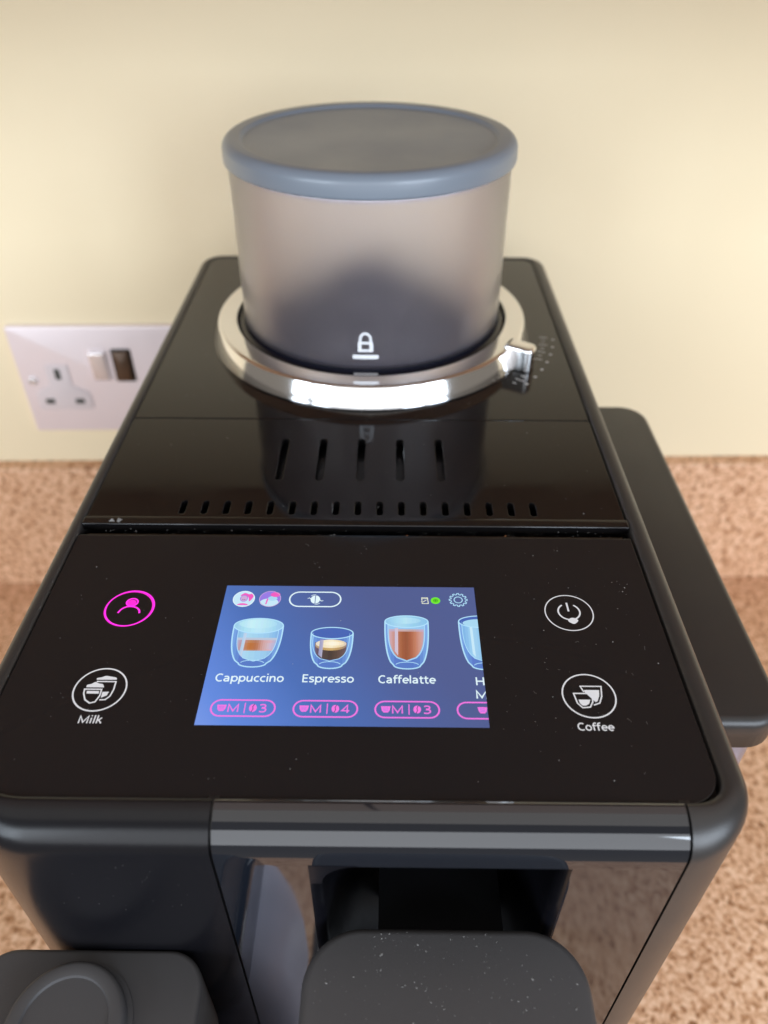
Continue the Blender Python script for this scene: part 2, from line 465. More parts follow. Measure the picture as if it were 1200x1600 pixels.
XL, XR, YF, YB = -103.6, 102.2, 90.0, 460.0
RFL, RFR, RB = 26.0, 18.5, 13.0
NC = 14
def sm(t): t = max(0, min(1, t)); return t*t*(3-2*t)
outline = []          # (x, y, nx, ny, roundover, rim width, segment)
front_x = [XL+RFL, -60, -46, -33.0, -32.3, -22, -9.2, -6, 10, 30, 53, 56.2, 70, XR-RFR-.35, XR-RFR+.35]
for x in front_x: outline.append((x, YF, 0, -1, 9.5, 10.3))
def corner(cx, cy, R, a0, ra, rb, wa, wb, skip_first=True, skip_last=False):
    for i in range(NC+1):
        if (i == 0 and skip_first) or (i == NC and skip_last): continue
        t = i/NC; a = math.radians(a0+90*t); nx, ny = math.cos(a), math.sin(a)
        outline.append((cx+R*nx, cy+R*ny, nx, ny, ra+(rb-ra)*sm(t), wa+(wb-wa)*sm(t)))
corner(XR-RFR, YF+RFR, RFR, 270, 9.5, 4.2, 10.3, 7.0)
for y in (150, 200, 250, 300, 350, 400): outline.append((XR, y, 1, 0, 4.2, 7.0))
corner(XR-RB, YB-RB, RB, 0, 4.2, 4.0, 7.0, 6.0, False)
for x in (50, 0, -50): outline.append((x, YB, 0, 1, 4.0, 6.0))
corner(XL+RB, YB-RB, RB, 90, 4.0, 3.4, 6.0, 5.0, False)
for y in (400, 350, 300, 250, 200, 150): outline.append((XL, y, -1, 0, 3.4, 5.0))
corner(XL+RFL, YF+RFL, RFL, 180, 3.4, 9.5, 5.0, 10.3, False, True)
NO = len(outline)
NR = 8
def ring_at(kind, a=0, z=0):
    out = []
    for (x, y, nx, ny, r, w) in outline:
        if kind == 'z': off, zz = 0, z
        elif kind == 'arc': off, zz = r*(1-math.cos(a)), -r*(1-math.sin(a))
        elif kind == 'rim': off, zz = w, z
        out.append(V(x-nx*off, y-ny*off, zz))
    return out
rows = [ring_at('z', z=-ZT+4), ring_at('z', z=-150), ring_at('z', z=-13)]
for i in range(NR+1): rows.append(ring_at('arc', a=math.pi/2*i/NR))
TOPROW = len(rows)-1
rows.append(ring_at('rim', z=0)); rows.append(ring_at('rim', z=-6.0))
# column groups
I = {round(x, 2): k for k, x in enumerate(front_x)}
iL0, iL1 = 3, 4                     # seam between the matte left module and the gloss fascia
iR0, iR1 = 13, 14                   # seam between the fascia and the matte right corner
FL_START = NO - NC                  # first column of the front-left corner
def grid(cols, row_range, skip=None):
    bm = bmesh.new(); vv = {}
    def g(r, c):
        c %= NO
        if (r, c) not in vv: vv[(r, c)] = bm.verts.new(rows[r][c])
        return vv[(r, c)]
    for c in cols:
        for r in row_range:
            if skip and skip(r, c % NO): continue
            bm.faces.new((g(r, c), g(r, c+1), g(r+1, c+1), g(r+1, c)))
    return bm
allr = range(0, len(rows)-1)
# right corner, sides and back: one matte shell, with the rim that frames the panels
bm = grid(range(iR1, FL_START), allr)
finish('body_shell', bm, M['shell'], mach, auto=50)
bm = grid(range(FL_START, NO+iL0), range(0, TOPROW+2))
tag(finish('front_cover', bm, M['cover'], mach, auto=50), label='matte black rounded cover at the front left')
hole = lambda r, c: r == 1 and 6 <= c < 11
bm = grid(range(iL1, iR0), range(0, TOPROW+2), hole)
tag(finish('front_fascia', bm, M['fascia'], mach, auto=50), label='glossy black front panel with the spout opening')
# dark backing behind the two seams
for c in (iL0, iR0):
    bm = bmesh.new()
    for r in range(0, TOPROW+1):
        p = [rows[r][c], rows[r][c+1], rows[r+1][c+1], rows[r+1][c]]
        ins = Vector((0, .0012, -.0004 if r > 2 else 0))
        q = [x+ins for x in p]; q[0].x -= .001; q[3].x -= .001; q[1].x += .001; q[2].x += .001
        bm.faces.new([bm.verts.new(x) for x in q])
    finish('seam_backing', bm, M['groove'], mach, smooth=False)
# floor of the panel recess
bm = bmesh.new()
q = [(x-nx*(w-1), y-ny*(w-1)) for (x, y, nx, ny, r, w) in outline]
bm.faces.new([bm.verts.new(V(x, y, -5.8)) for x, y in q])
finish('recess_floor', bm, M['groove'], mach, smooth=False)
# bottom plate and feet
bm = bmesh.new(); slab(bm, rrect(XL+2, XR-2, YF+2, YB-2, 14), -ZT+3.6, -ZT+6, .5, 2)
finish('base_plate', bm, M['satin'], mach)
for x, y in ((-80, 120), (80, 120), (-80, 430), (80, 430)):
    bm = bmesh.new(); lathe(bm, [(0, -ZT), (9, -ZT), (9.5, -ZT+.6), (9.5, -ZT+3.5), (0, -ZT+3.5)], x, y, 24)
    finish('foot', bm, M['groove'], mach)

# ---- spout recess behind the opening
bm = bmesh.new()
path = [(-9.2+3.2*math.sin(a), YF+3.2*(1-math.cos(a))) for a in [math.pi/2*i/6 for i in range(7)]] + [(-4.4, 104), (-2.4, 112), (2, 118), (10, 121.5), (24, 122.5),
        (38, 121.5), (46, 118), (50.4, 112), (51.8, 104)] + [(56.2-3.2*math.cos(a), YF+3.2*(1-math.sin(a))) for a in [math.pi/2*i/6 for i in range(7)]]
zs = [-13, -40, -80, -120, -150]
cols = [[bm.verts.new(V(x, y, z)) for z in zs] for x, y in path]
for A, B in zip(cols[:-1], cols[1:]):
    for j in range(len(zs)-1): bm.faces.new((A[j], A[j+1], B[j+1], B[j]))
bm.faces.new([c[0] for c in cols]); bm.faces.new([c[-1] for c in reversed(cols)])
finish('spout_recess', bm, M['recess'], mach, auto=40)
def tube(bm, pts, r, n=8, mi=0):
    rings = []
    for i, p in enumerate(pts):
        d = (pts[min(i+1, len(pts)-1)]-pts[max(i-1, 0)]).normalized()
        u = d.cross(Vector((0, 0, 1)) if abs(d.z) < .9 else Vector((0, 1, 0))).normalized(); w = d.cross(u)
        rings.append([p+u*r*math.cos(2*math.pi*k/n)+w*r*math.sin(2*math.pi*k/n) for k in range(n)])
    loft(bm, rings, True, True, mi)
# rounded web in the upper left corner of the opening
bm = bmesh.new()
w_ = [(-9.2, -12.6), (3, -12.6)] + [(3-9.2*math.sin(a), -21.8+9.0*math.cos(a)) for a in [math.pi/2*i/6 for i in range(7)]] + [(-9.2, -21.8)]
fr_ = [bm.verts.new(V(x, YF-.12, z)) for x, z in w_]; bk_ = [bm.verts.new(V(x, YF+5, z)) for x, z in w_]
bm.faces.new(fr_); bm.faces.new(list(reversed(bk_)))
for i in range(len(w_)): bm.faces.new((fr_[i], bk_[i], bk_[(i+1) % len(w_)], fr_[(i+1) % len(w_)]))
bmesh.ops.remove_doubles(bm, verts=bm.verts[:], dist=1e-6); bmesh.ops.recalc_face_normals(bm, faces=bm.faces[:])
finish('opening_corner', bm, M['recess'], mach)

# ---- coffee spout block
sp_out = rrect(-11.6, 63.4, 22, 88.9, (20, 20, 15.5, 15.5), 12)
bm = bmesh.new(); slab(bm, sp_out, -108, -44.5, 2.2, 6)
spout = tag(finish('coffee_spout', bm, M['satin'], mach), label='matte black coffee spout block with dusty flat top')
bm = bmesh.new(); box(bm, 8, 44, 84, 121, -100, -58)
finish('spout_neck', bm, M['groove'], spout, smooth=False)
for x in (16, 36):
    bm = bmesh.new(); lathe(bm, [(3.2, -108.2), (4.2, -108.2), (4.4, -122), (3.4, -122)], x, 50, 20, close=True)
    finish('nozzle', bm, M['gloss'], spout)

# ---- milk carafe docked at the front left: lid block with a knob, container below
bm = bmesh.new(); slab(bm, rrect(-106.5, -41.0, 20, 89.8, (18, 18, 11, 11), 12), -98, -64, 1.4, 6)
car = tag(finish('milk_unit', bm, M['satin'], mach), label='matte black milk connector block with a round knob on top')
bm = bmesh.new(); slab(bm, rrect(-103, -38.5, 16, 87, (18, 18, 13, 13), 12), -128, -98.2, 3, 5)
finish('milk_unit_skirt', bm, M['gloss'], car)
bm = bmesh.new()
lathe(bm, [(17.2, -63.9), (17.2, -63.2), (15.9, -63.0), (15.9, -59.8)] + arc(14.5, -59.8, 1.4, 0, 90, 5) + [(12.6, -58.4), (11.9, -58.6), (11.5, -59.3), (6, -59.4), (0, -59.4)], -75.2, 69.0, 64)
finish('knob', bm, M['satin'], car)
M['milkjug'] = mat('pale_frosted_jug', (.60, .58, .70), .38)
bm = bmesh.new()
rings = []
for z, s, dx in ((-300, .96, 0), (-285, 1.0, 0), (-240, 1.08, 4), (-205, 1.12, 6), (-180, 1.12, 6), (-162, 1.09, 5.5), (-148, 1.03, 4.5), (-138, .94, 3), (-132, .84, 1), (-129.5, .72, 0), (-128.3, .55, 0)):
    o_ = rrect(-36*s-70+dx, 28*s-66+dx*1.6, 52-33*min(1, s), 52+33*min(1, s), 22*min(1, s), 10)
    rings.append([V(x, y, z) for x, y in o_])
loft(bm, rings, True, True)
finish('milk_jug', bm, M['milkjug'], car, auto=70)

# ---- drip tray under the spout
M['tray'] = mat('brushed_tray_steel', (.55, .54, .54), .3, metal=.9)
bm = bmesh.new(); slab(bm, rrect(-30, 84, -14, 89, (14, 14, 2, 2), 8), -ZT+1, -ZT+34, 2.5, 4)
tray = finish('drip_tray', bm, M['shell'], mach)
bm = bmesh.new(); slab(bm, rrect(-26, 80, -10, 84, (11, 11, 2, 2), 8), -ZT+34.1, -ZT+35.6, .5, 2)
finish('tray_grid', bm, M['tray'], tray)

# ---- panels on top
def panel(name, pts, holes, z0, z1, material, bev=.3, parent=mach):
    cu = bpy.data.curves.new(name, 'CURVE'); cu.dimensions = '2D'; cu.fill_mode = 'BOTH'
    cu.extrude = (z1-z0)/2; cu.bevel_depth = bev; cu.bevel_resolution = 2; cu.offset = -bev
    cu.extrude = max(.01, (z1-z0)/2-bev)
    for loop in [pts]+holes:
        s = cu.splines.new('POLY'); s.points.add(len(loop)-1); s.use_cyclic_u = True
        for p, (x, y) in zip(s.points, loop): p.co = (x, y, 0, 1)
    o = bpy.data.objects.new(name, cu); COL.objects.link(o)
    dg = bpy.context.evaluated_depsgraph_get()
    me = bpy.data.meshes.new_from_object(o.evaluated_get(dg)); bpy.data.objects.remove(o)
    bm = bmesh.new(); bm.from_mesh(me); bpy.data.meshes.remove(me)
    for v in bm.verts: v.co = V(v.co.x, v.co.y, v.co.z+(z0+z1)/2)
    bmesh.ops.remove_doubles(bm, verts=bm.verts[:], dist=1e-7)
    return finish(name, bm, material, parent, auto=8)
IX0, IX1 = XL+5.0, XR-7.0           # inner edge of the rim
def stadium(cx, y0, y1, w, n=6):
    r = w/2
    return [(cx+r*math.cos(math.radians(a)), y1-r+r*math.sin(math.radians(a))) for a in [180*i/n for i in range(n+1)]] + \
           [(cx+r*math.cos(math.radians(a)), y0+r+r*math.sin(math.radians(a))) for a in [180+180*i/n for i in range(n+1)]]
# hopper plate
panel('hopper_plate', rrect(IX0+.6, IX1-.9, 274.6, YB-6.6, (.4, .4, 7, 7)), [], -3.4, -.25, M['gloss'])
# grille plate with its two rows of slots
long_x = [-32.0, -16.6, -1.1, 14.4, 30.0]
short_x = [-64.6+7.93*i for i in range(17)]
holes = [stadium(x, 231.4, 259.6, 3.0) for x in long_x] + [stadium(x, 210.9, 218.7, 2.3, 5) for x in short_x]
panel('grille_plate', rrect(IX0+.6, IX1-.9, 208.6, 274.0, .4, 2), holes, -3.4, -.25, M['gloss'], .25)
# front lip of the grille plate
bm = bmesh.new(); slab(bm, rrect(IX0+.2, IX1-.4, 204.6, 208.9, .3, 2), -2.6, .25, .35, 3)
finish('plate_lip', bm, M['gloss'], mach)
# control panel
cp_out = rrect(IX0+.5, IX1-1.1, YF+10.4, 199.6, (17, 9.5, .5, .5), 10)
cpanel = tag(panel('control_panel', cp_out, [], -3.6, -.5, M['glass'], .35), label='black glass control panel with touch buttons')
bm = bmesh.new(); box(bm, IX0+3.5, IX1-3.5, 199.4, 201.0, -3.0, -1.3)
finish('panel_ledge', bm, M['gloss'], mach, smooth=False)

# ---- the screen
ZP = -.5
SX0, SX1, SY0, SY1 = -41.9, 37.7, 122.0, 175.0
def mat_screen():
    ma = mat('lit_display', (.003, .003, .005), .06, spec=.2)
    nt = ma.node_tree; b = nt.nodes["Principled BSDF"]; L = nt.links.new
    tc = nt.nodes.new("ShaderNodeTexCoord"); sp = nt.nodes.new("ShaderNodeSeparateXYZ")
    L(tc.outputs["Generated"], sp.inputs[0])
    ad = nt.nodes.new("ShaderNodeMath"); ad.operation = 'MULTIPLY_ADD'; ad.inputs[1].default_value = .45
    L(sp.outputs["Y"], ad.inputs[0]); L(sp.outputs["X"], ad.inputs[2])
    r = nt.nodes.new("ShaderNodeValToRGB"); e = r.color_ramp.elements
    e[0].position = .0; e[0].color = srgb(118, 150, 226)
    e[1].position = 1.0; e[1].color = srgb(80, 92, 142)
    x = e.new(.12); x.color = srgb(98, 136, 218)
    x = e.new(.45); x.color = srgb(76, 110, 180)
    x = e.new(.8); x.color = srgb(79, 96, 152)
    L(ad.outputs[0], r.inputs["Fac"]); L(r.outputs["Color"], b.inputs["Emission Color"])
    b.inputs["Emission Strength"].default_value = .74
    return ma
bm = bmesh.new()
fill(bm, [(SX0, SY0), (SX1, SY0), (SX1, SY1), (SX0, SY1)], ZP+.06)
screen = tag(finish('touch_screen', bm, mat_screen(), mach, smooth=False), label='lit blue touch screen showing coffee drinks')
def em(name, r, g, b, s=.72): return mat(name, (.01, .01, .01), .1, emit=srgb(r, g, b), estr=s)
E_ = dict(white=em('screen_white', 226, 246, 252), line=em('screen_pale_blue', 176, 224, 250), pink=em('screen_pink', 246, 116, 226),
          glass=em('screen_glass_blue', 92, 130, 205), foam=em('screen_foam', 166, 214, 240), foam2=em('screen_foam_light', 196, 230, 246),
          milk=em('screen_milk', 150, 196, 236), tan=em('screen_tan', 186, 140, 120), brown=em('screen_latte', 176, 112, 86),
          brown2=em('screen_latte_dark', 150, 88, 62), crema=em('screen_crema', 240, 222, 186), espresso=em('screen_espresso', 84, 66, 66),
          green=em('screen_green', 110, 232, 40), green2=em('screen_green_dark', 40, 140, 20), rose=em('screen_rose', 238, 90, 190),
          violet=em('screen_violet', 150, 120, 226), dark=em('screen_dark', 60, 70, 110), pinkpale=em('screen_pink_pale', 206, 168, 214),
          crema2=em('screen_crema_dark', 196, 164, 110), yellow=em('screen_cream_white', 236, 240, 214), deep=em('screen_deep_blue', 66, 98, 178))
names = list(E_); ML = [E_[k] for k in names]; ix = {k: i for i, k in enumerate(names)}
Z1, Z2, Z3, Z4, Z5 = ZP+.10, ZP+.13, ZP+.16, ZP+.19, ZP+.22
def tint(r, g, b):              # one more ink for the display
    k = 'ink_%d_%d_%d' % (r, g, b)
    if k not in ix: ix[k] = len(ML); ML.append(em('screen_ink', r, g, b))
    return k
def shaded(bm, pts, z, stops, n=14, clip=None):       # a fill in upright strips, its colour running through stops (r, g, b)
    x0, x1 = min(p[0] for p in pts), max(p[0] for p in pts)
    for i in range(n):
        a, b = x0+(x1-x0)*i/n, x0+(x1-x0)*(i+1)/n
        q = clip_x(pts, b)
        q = [(-x, y) for x, y in clip_x([(-x, y) for x, y in q], -a)] if len(q) > 2 else q
        if len(q) < 3: continue
        u = (i+.5)/n*(len(stops)-1); k = min(int(u), len(stops)-2); f = u-k
        c = [int(round((stops[k][j]*(1-f)+stops[k+1][j]*f)/4)*4) for j in range(3)]
        fill(bm, q, z, ix[tint(*c)], clip)
def compact(o):                 # keep only the materials that the mesh uses
    me = o.data; used = sorted({p.material_index for p in me.polygons})
    mp = {u: i for i, u in enumerate(used)}; ms = [me.materials[u] for u in used]
    idx = [mp[p.material_index] for p in me.polygons]
    me.materials.clear()
    for x in ms: me.materials.append(x)
    for p, i in zip(me.polygons, idx): p.material_index = i
    return o
CLIP = SX1
def cup_profile(cx, rx, y_rim, y_bot, bx, lean=.0, n=14, belly=2.6):
    """left and right edge points from the rim down to the base"""
    Lp, Rp = [], []
    for i in range(n+1):
        t = i/n
        w = bx+(rx-bx)*(1-t**belly)**.62
        if t == 1: w = bx
        y = y_rim+(y_bot-y_rim)*t
        Lp.append((cx-w+lean*t, y)); Rp.append((cx+w+lean*t, y))
    return Lp, Rp
def cup(label, cx, rx, y_rim, ry, y_bot, bx, draw, clip=None):
    bm = bmesh.new()
    Lp, Rp = cup_profile(cx, rx, y_rim, y_bot+1.2, bx)
    base = ell(cx, y_bot+1.2, bx, 1.3, 12, 180, 360)
    body = Lp+base[1:-1]+list(reversed(Rp))
    shaded(bm, body, Z1, [(120, 168, 228), (86, 122, 198), (84, 118, 194), (88, 126, 200), (128, 176, 232)], 14, clip)
    draw(bm)
    stroke(bm, body, .42, Z4, ix['line'], False, clip)
    stroke(bm, ell(cx, y_bot+1.3, bx*.86, 1.1, 20, 10, 170), .22, Z4, ix['line'], False, clip)
    stroke(bm, ell(cx, y_rim, rx, ry, 40), .36, Z5, ix['line'], True, clip)
    bmesh.ops.remove_doubles(bm, verts=bm.verts[:], dist=1e-9)
    return compact(tag(finish('drink_picture', bm, ML, screen, smooth=False), label=label))
def inner(cx, rx, y0, y1, n=12, p=2.4):
    Lp = []; Rp = []
    for i in range(n+1):
        t = i/n; w = rx*(1-t**3.4)**.5
        Lp.append((cx-w, y0+(y1-y0)*t)); Rp.append((cx+w, y0+(y1-y0)*t))
    return Lp+list(reversed(Rp))[1:]
def slice_y(pts, ya, yb):
    def cut(pts, y, keep_below):
        out = []
        for i in range(len(pts)):
            p, q = pts[i-1], pts[i]
            a = (p[1] <= y) if keep_below else (p[1] >= y); b = (q[1] <= y) if keep_below else (q[1] >= y)
            if a != b:
                t = (y-p[1])/(q[1]-p[1]); out.append((p[0]+t*(q[0]-p[0]), y))
            if b: out.append(q)
        return out
    r = cut(pts, yb, True)
    return cut(r, ya, False) if len(r) > 2 else []
def d_cap(bm):
    o = inner(-29.1, 6.1, 157.4, 143.9)
    shaded(bm, o, Z2, [(130, 182, 228), (166, 212, 238), (158, 206, 236), (150, 198, 234), (128, 178, 228)])
    shaded(bm, slice_y(o, 147.9, 152.4), Z3, [(176, 176, 214), (186, 146, 156), (190, 128, 84), (176, 120, 92), (206, 160, 160), (214, 176, 186), (170, 176, 218)], 18)
    shaded(bm, slice_y(o, 148.5, 150.9), Z3+.01, [(178, 172, 208), (188, 140, 130), (186, 112, 56), (178, 112, 74), (204, 160, 156), (206, 182, 200), (170, 180, 220)], 18)
    fill(bm, slice_y(o, 152.0, 152.9), Z3+.02, ix[tint(184, 196, 216)])
    stroke(bm, o, .2, Z4, ix['line'])
    shaded(bm, ell(-29.3, 157.7, 7.5, 3.0), Z4+.01, [(150, 200, 232), (172, 222, 240), (188, 230, 244), (166, 216, 238), (150, 198, 232)])
    shaded(bm, ell(-29.6, 158.4, 5.8, 1.8), Z4+.015, [(172, 222, 240), (196, 236, 246), (184, 228, 242), (166, 216, 238)])
    shaded(bm, [(-33.6, 146.4), (-32.7, 145.5), (-32.5, 154.6), (-33.5, 154.8)], Z3+.05, [(168, 204, 236), (196, 210, 232)], 3)
cup('cappuccino glass picture', -29.3, 7.5, 157.7, 3.0, 141.9, 4.0, d_cap)
def d_esp(bm):
    o = inner(-6.9, 5.5, 155, 144.2)
    stroke(bm, o, .2, Z4, ix['line'])
    o2 = inner(-6.85, 4.75, 151.4, 144.6)
    shaded(bm, o2, Z2, [(110, 96, 120), (84, 70, 70), (70, 56, 52), (92, 72, 62), (104, 88, 96)])
    shaded(bm, ell(-6.8, 150.2, 4.65, 2.0), Z3, [(176, 150, 130), (190, 158, 100), (206, 170, 108), (186, 152, 104), (150, 130, 120)])
    shaded(bm, ell(-6.8, 150.8, 4.6, 1.65), Z3+.02, [(226, 214, 200), (240, 224, 190), (246, 234, 204), (236, 214, 170), (214, 200, 186)])
    shaded(bm, ell(-6.0, 150.9, 3.0, .8), Z3+.03, [(244, 232, 204), (250, 242, 222), (240, 222, 184)], 8)
    shaded(bm, [(-10.3, 146.6), (-9.2, 145.4), (-9.1, 152.4), (-10.2, 152.4)], Z3+.04, [(150, 150, 190), (180, 178, 204)], 3)
    fill(bm, ell(-6.7, 155, 6.1, 2.0), Z4, ix['deep'])
cup('espresso glass picture', -6.7, 6.3, 155.0, 2.25, 141.6, 3.6, d_esp)
def d_lat(bm):
    o = inner(15.7, 5.6, 159.6, 144.4)
    fill(bm, o, Z2, ix['milk'])
    q = slice_y(inner(15.7, 5.3, 159.6, 144.8), 144.8, 156.8)
    shaded(bm, q, Z3, [(206, 172, 186), (200, 150, 146), (186, 116, 88), (160, 92, 62), (150, 84, 56), (168, 98, 68), (190, 124, 98), (204, 150, 138), (196, 160, 176)], 22)
    shaded(bm, slice_y(inner(15.7, 5.3, 159.6, 144.8), 155.9, 156.8), Z3+.01, [(190, 170, 200), (200, 170, 170), (190, 160, 160), (190, 170, 200)])
    shaded(bm, [(12.2, 148.2), (13.2, 146.4), (13.2, 157.3), (12.2, 157.3)], Z3+.02, [(196, 190, 220), (214, 190, 204)], 3)
    stroke(bm, o, .2, Z4, ix['line'])
    shaded(bm, ell(15.8, 159.9, 6.6, 2.4), Z4+.01, [(140, 194, 232), (166, 214, 238), (150, 204, 234), (136, 190, 230)])
    shaded(bm, ell(15.4, 160.3, 4.8, 1.3), Z4+.015, [(150, 204, 234), (180, 224, 242), (160, 210, 236)])
cup('caffelatte tall glass picture', 15.8, 6.6, 159.9, 2.4, 141.7, 3.9, d_lat)
def d_hot(bm):
    o = inner(38.7, 6.0, 160, 144.4)
    shaded(bm, o, Z2, [(120, 174, 226), (160, 208, 238), (140, 192, 232), (150, 200, 236), (150, 200, 236)], 14, CLIP)
    fill(bm, [(35.2, 147.5), (36.0, 146.3), (35.8, 158.3), (35.0, 158.3)], Z3, ix['foam2'])
    stroke(bm, o, .2, Z4, ix['line'], False, CLIP)
    fill(bm, ell(38.7, 160.1, 6.9, 2.4), Z4, ix['deep'], CLIP)
    fill(bm, ell(38.7, 159.5, 5.7, 1.7), Z4+.01, ix['foam'], CLIP)
cup('hot milk glass picture cut off by the screen edge', 38.7, 6.9, 160.1, 2.4, 141.7, 4.0, d_hot, CLIP)

def wtext(*a, **k): return text(*a, **k)
wtext('caption', 'Cappuccino', -38.8, 136.6, 19.2, 2.75, Z1, E_['white'], screen)
wtext('caption', 'Espresso', -14.0, 136.6, 14.4, 2.75, Z1, E_['white'], screen)
wtext('caption', 'Caffelatte', 7.7, 136.5, 15.9, 2.75, Z1, E_['white'], screen)
text('caption', 'H', 35.4, 136.1, 2.25, 2.8, Z1, E_['white'], screen, clip=CLIP)       # both cut by the edge of the display
text('caption', 'M', 35.1, 131.5, 3.0, 2.8, Z1, E_['white'], screen, clip=CLIP)

def pill(cx0, cx1, cy, h, w, name, mi, clip=None):
    r = h/2
    pts = ell(cx1-r, cy, r, r, 14, -90, 90)+ell(cx0+r, cy, r, r, 14, 90, 270)
    bm = bmesh.new(); stroke(bm, pts, w, Z1, ix[mi], True, clip)
    return bm
def tiny_cup(bm, x, y, s, mi, clip=None):
    fill(bm, [(x-1.35*s, y+1.05*s), (x+1.35*s, y+1.05*s), (x+1.1*s, y-.4*s), (x+.6*s, y-1.05*s), (x-.6*s, y-1.05*s), (x-1.1*s, y-.4*s)], Z1, ix[mi], clip)
    for k in (.45, 0, -.45):
        stroke(bm, [(x-.75*s, y+k*s), (x+.75*s, y+k*s)], .16, Z2, ix['violet'], False, clip)
def bean(bm, x, y, s, mi):
    fill(bm, ell(x, y, 1.15*s, 1.4*s, 24), Z1, ix[mi])
    stroke(bm, [(x-.35*s, y-1.4*s), (x+.1*s, y-.4*s), (x-.1*s, y+.4*s), (x+.35*s, y+1.4*s)], .22, Z2, ix['dark'])
for x0, num in ((-38.4, '3'), (-15.7, '4'), (6.8, '3')):
    bm = pill(x0, x0+17.6, 127.6, 5.3, .46, 'strength_pill', 'pink')
    tiny_cup(bm, x0+2.9, 127.6, .98, 'pink'); bean(bm, x0+11.55, 127.65, .92, 'pink')
    fill(bm, [(x0+9.15, 125.9), (x0+9.45, 125.9), (x0+9.45, 129.35), (x0+9.15, 129.35)], Z1, ix['pink'])
    compact(finish('strength_pill', bm, ML, screen, smooth=False))
    text('strength_text', 'M', x0+4.75, 126.3, 2.9, 2.65, Z1, E_['pink'], screen)
    text('strength_text', num, x0+13.45, 126.3, 1.75, 2.65, Z1, E_['pink'], screen)
bm = pill(29.4, 47, 127.5, 5.3, .46, 'strength_pill', 'pink', CLIP); tiny_cup(bm, 36.3, 127.6, .98, 'pink', CLIP)
compact(finish('strength_pill', bm, ML, screen, smooth=False))
# bean selector
bm = pill(-21.1, -4.9, 169.15, 6.3, .46, 'bean_selector', 'white')
for s in (-1, 1):
    fill(bm, ell(-12.95+.12*s, 169.05, 1.35, 1.75, 16, -90 if s > 0 else 90, 90 if s > 0 else 270), Z1, ix['white'])
stroke(bm, [(-15.4, 169.5), (-14.8, 169.7), (-14.3, 169.2), (-14.1, 168.2)], .25, Z1, ix['white'])
stroke(bm, [(-14.4, 170.6), (-13.6, 171.1), (-12.8, 171.1)], .2, Z1, ix['white'])
stroke(bm, [(-10.4, 168.6), (-11.0, 168.4), (-11.5, 168.9), (-11.7, 169.9)], .25, Z1, ix['white'])
stroke(bm, [(-11.4, 167.5), (-12.2, 167.0), (-13.0, 167.0)], .2, Z1, ix['white'])
compact(finish('bean_selector', bm, ML, screen, smooth=False))
# round profile pictures
bm = bmesh.new()
fill(bm, ell(-35.6, 169.0, 3.35, 3.35), Z1, ix['foam2'])
fill(bm, smoothpts([(-36.9, 170.4), (-35.6, 171.6), (-34.2, 171.1), (-33.2, 171.3), (-32.7, 170.2), (-33.2, 168.7), (-33.9, 168.0), (-34.2, 169.6), (-35.2, 170.3)], 4, True), Z2, ix['rose'])
fill(bm, ell(-35.6, 169.2, 1.15, 1.35, 20), Z3, ix['pinkpale'])
stroke(bm, ell(-35.6, 169.2, 1.15, 1.35, 20), .22, Z3+.01, ix['violet'], True)
stroke(bm, ell(-35.6, 168.9, .5, .35, 8, 200, 340), .18, Z3+.02, ix['dark'])
fill(bm, ell(-35.7, 165.9, 2.0, 1.25, 16, 20, 160), Z2, ix['rose'])
stroke(bm, ell(-35.6, 169.0, 3.35, 3.35), .26, Z4, ix['white'], True)
compact(tag(finish('profile_picture', bm, ML, screen, smooth=False), label='round picture of a woman with a pink ponytail'))
bm = bmesh.new()
fill(bm, ell(-27.3, 169.1, 3.35, 3.35), Z1, ix['violet'])
fill(bm, ell(-27.4, 167.6, 2.9, 1.7), Z2, ix['foam2'])
fill(bm, ell(-26.5, 169.3, 1.5, 1.0), Z2+.01, ix['foam'])
fill(bm, ell(-25.8, 171.0, 1.5, 1.05), Z2+.02, ix['rose'])
fill(bm, [(-28.6, 166.8), (-28.2, 166.7), (-27.8, 169.0), (-28.3, 169.2)], Z3, ix['rose'])
stroke(bm, ell(-27.3, 169.1, 3.35, 3.35), .2, Z4, ix['pinkpale'], True)
compact(tag(finish('profile_picture', bm, ML, screen, smooth=False), label='round picture with violet and pink clouds'))
# status icons
bm = bmesh.new()
stroke(bm, [(20.8, 168.9), (20.8, 170.2), (22.6, 170.2), (22.8, 167.7), (20.9, 167.7), (20.8, 168.2)], .26, Z1, ix['yellow'])
stroke(bm, [(20.8, 169.8), (22.7, 169.8)], .2, Z1+.01, ix['yellow'])
stroke(bm, [(20.5, 168.5), (21.2, 168.4), (22.2, 169.2)], .24, Z2, ix['yellow'])
compact(finish('jug_icon', bm, ML, screen, smooth=False))
bm = bmesh.new()
fill(bm, ell(25.1, 169.0, 1.5, 1.45, 28), Z1, ix['green'])
stroke(bm, ell(25.1, 169.0, .62, .62, 16), .18, Z2, ix['green2'], True); stroke(bm, [(25.1, 168.5), (25.1, 169.5)], .18, Z2+.01, ix['green2'])
stroke(bm, [(24.6, 169.0), (25.6, 169.0)], .18, Z2+.02, ix['green2'])
compact(finish('status_dot', bm, ML, screen, smooth=False))
bm = bmesh.new(); gp = []
for i in range(12):
    for da, rr in ((-9, 2.3), (-5, 2.85), (5, 2.85), (9, 2.3)):
        a = math.radians(30*i+da); gp.append((32.3+rr*math.cos(a), 169.4+rr*math.sin(a)))
stroke(bm, gp, .28, Z1, ix['line'], True); stroke(bm, ell(32.3, 169.4, 1.3, 1.3, 28), .3, Z1, ix['line'], True)
compact(finish('gear_icon', bm, ML, screen, smooth=False))

# ---- backlit buttons on the panel glass
ZB = ZP+.05
def ring_icon(bm, cx, cy, r, w, mi=0):
    stroke(bm, ell(cx, cy, r, r, 72), w, ZB, mi, True)
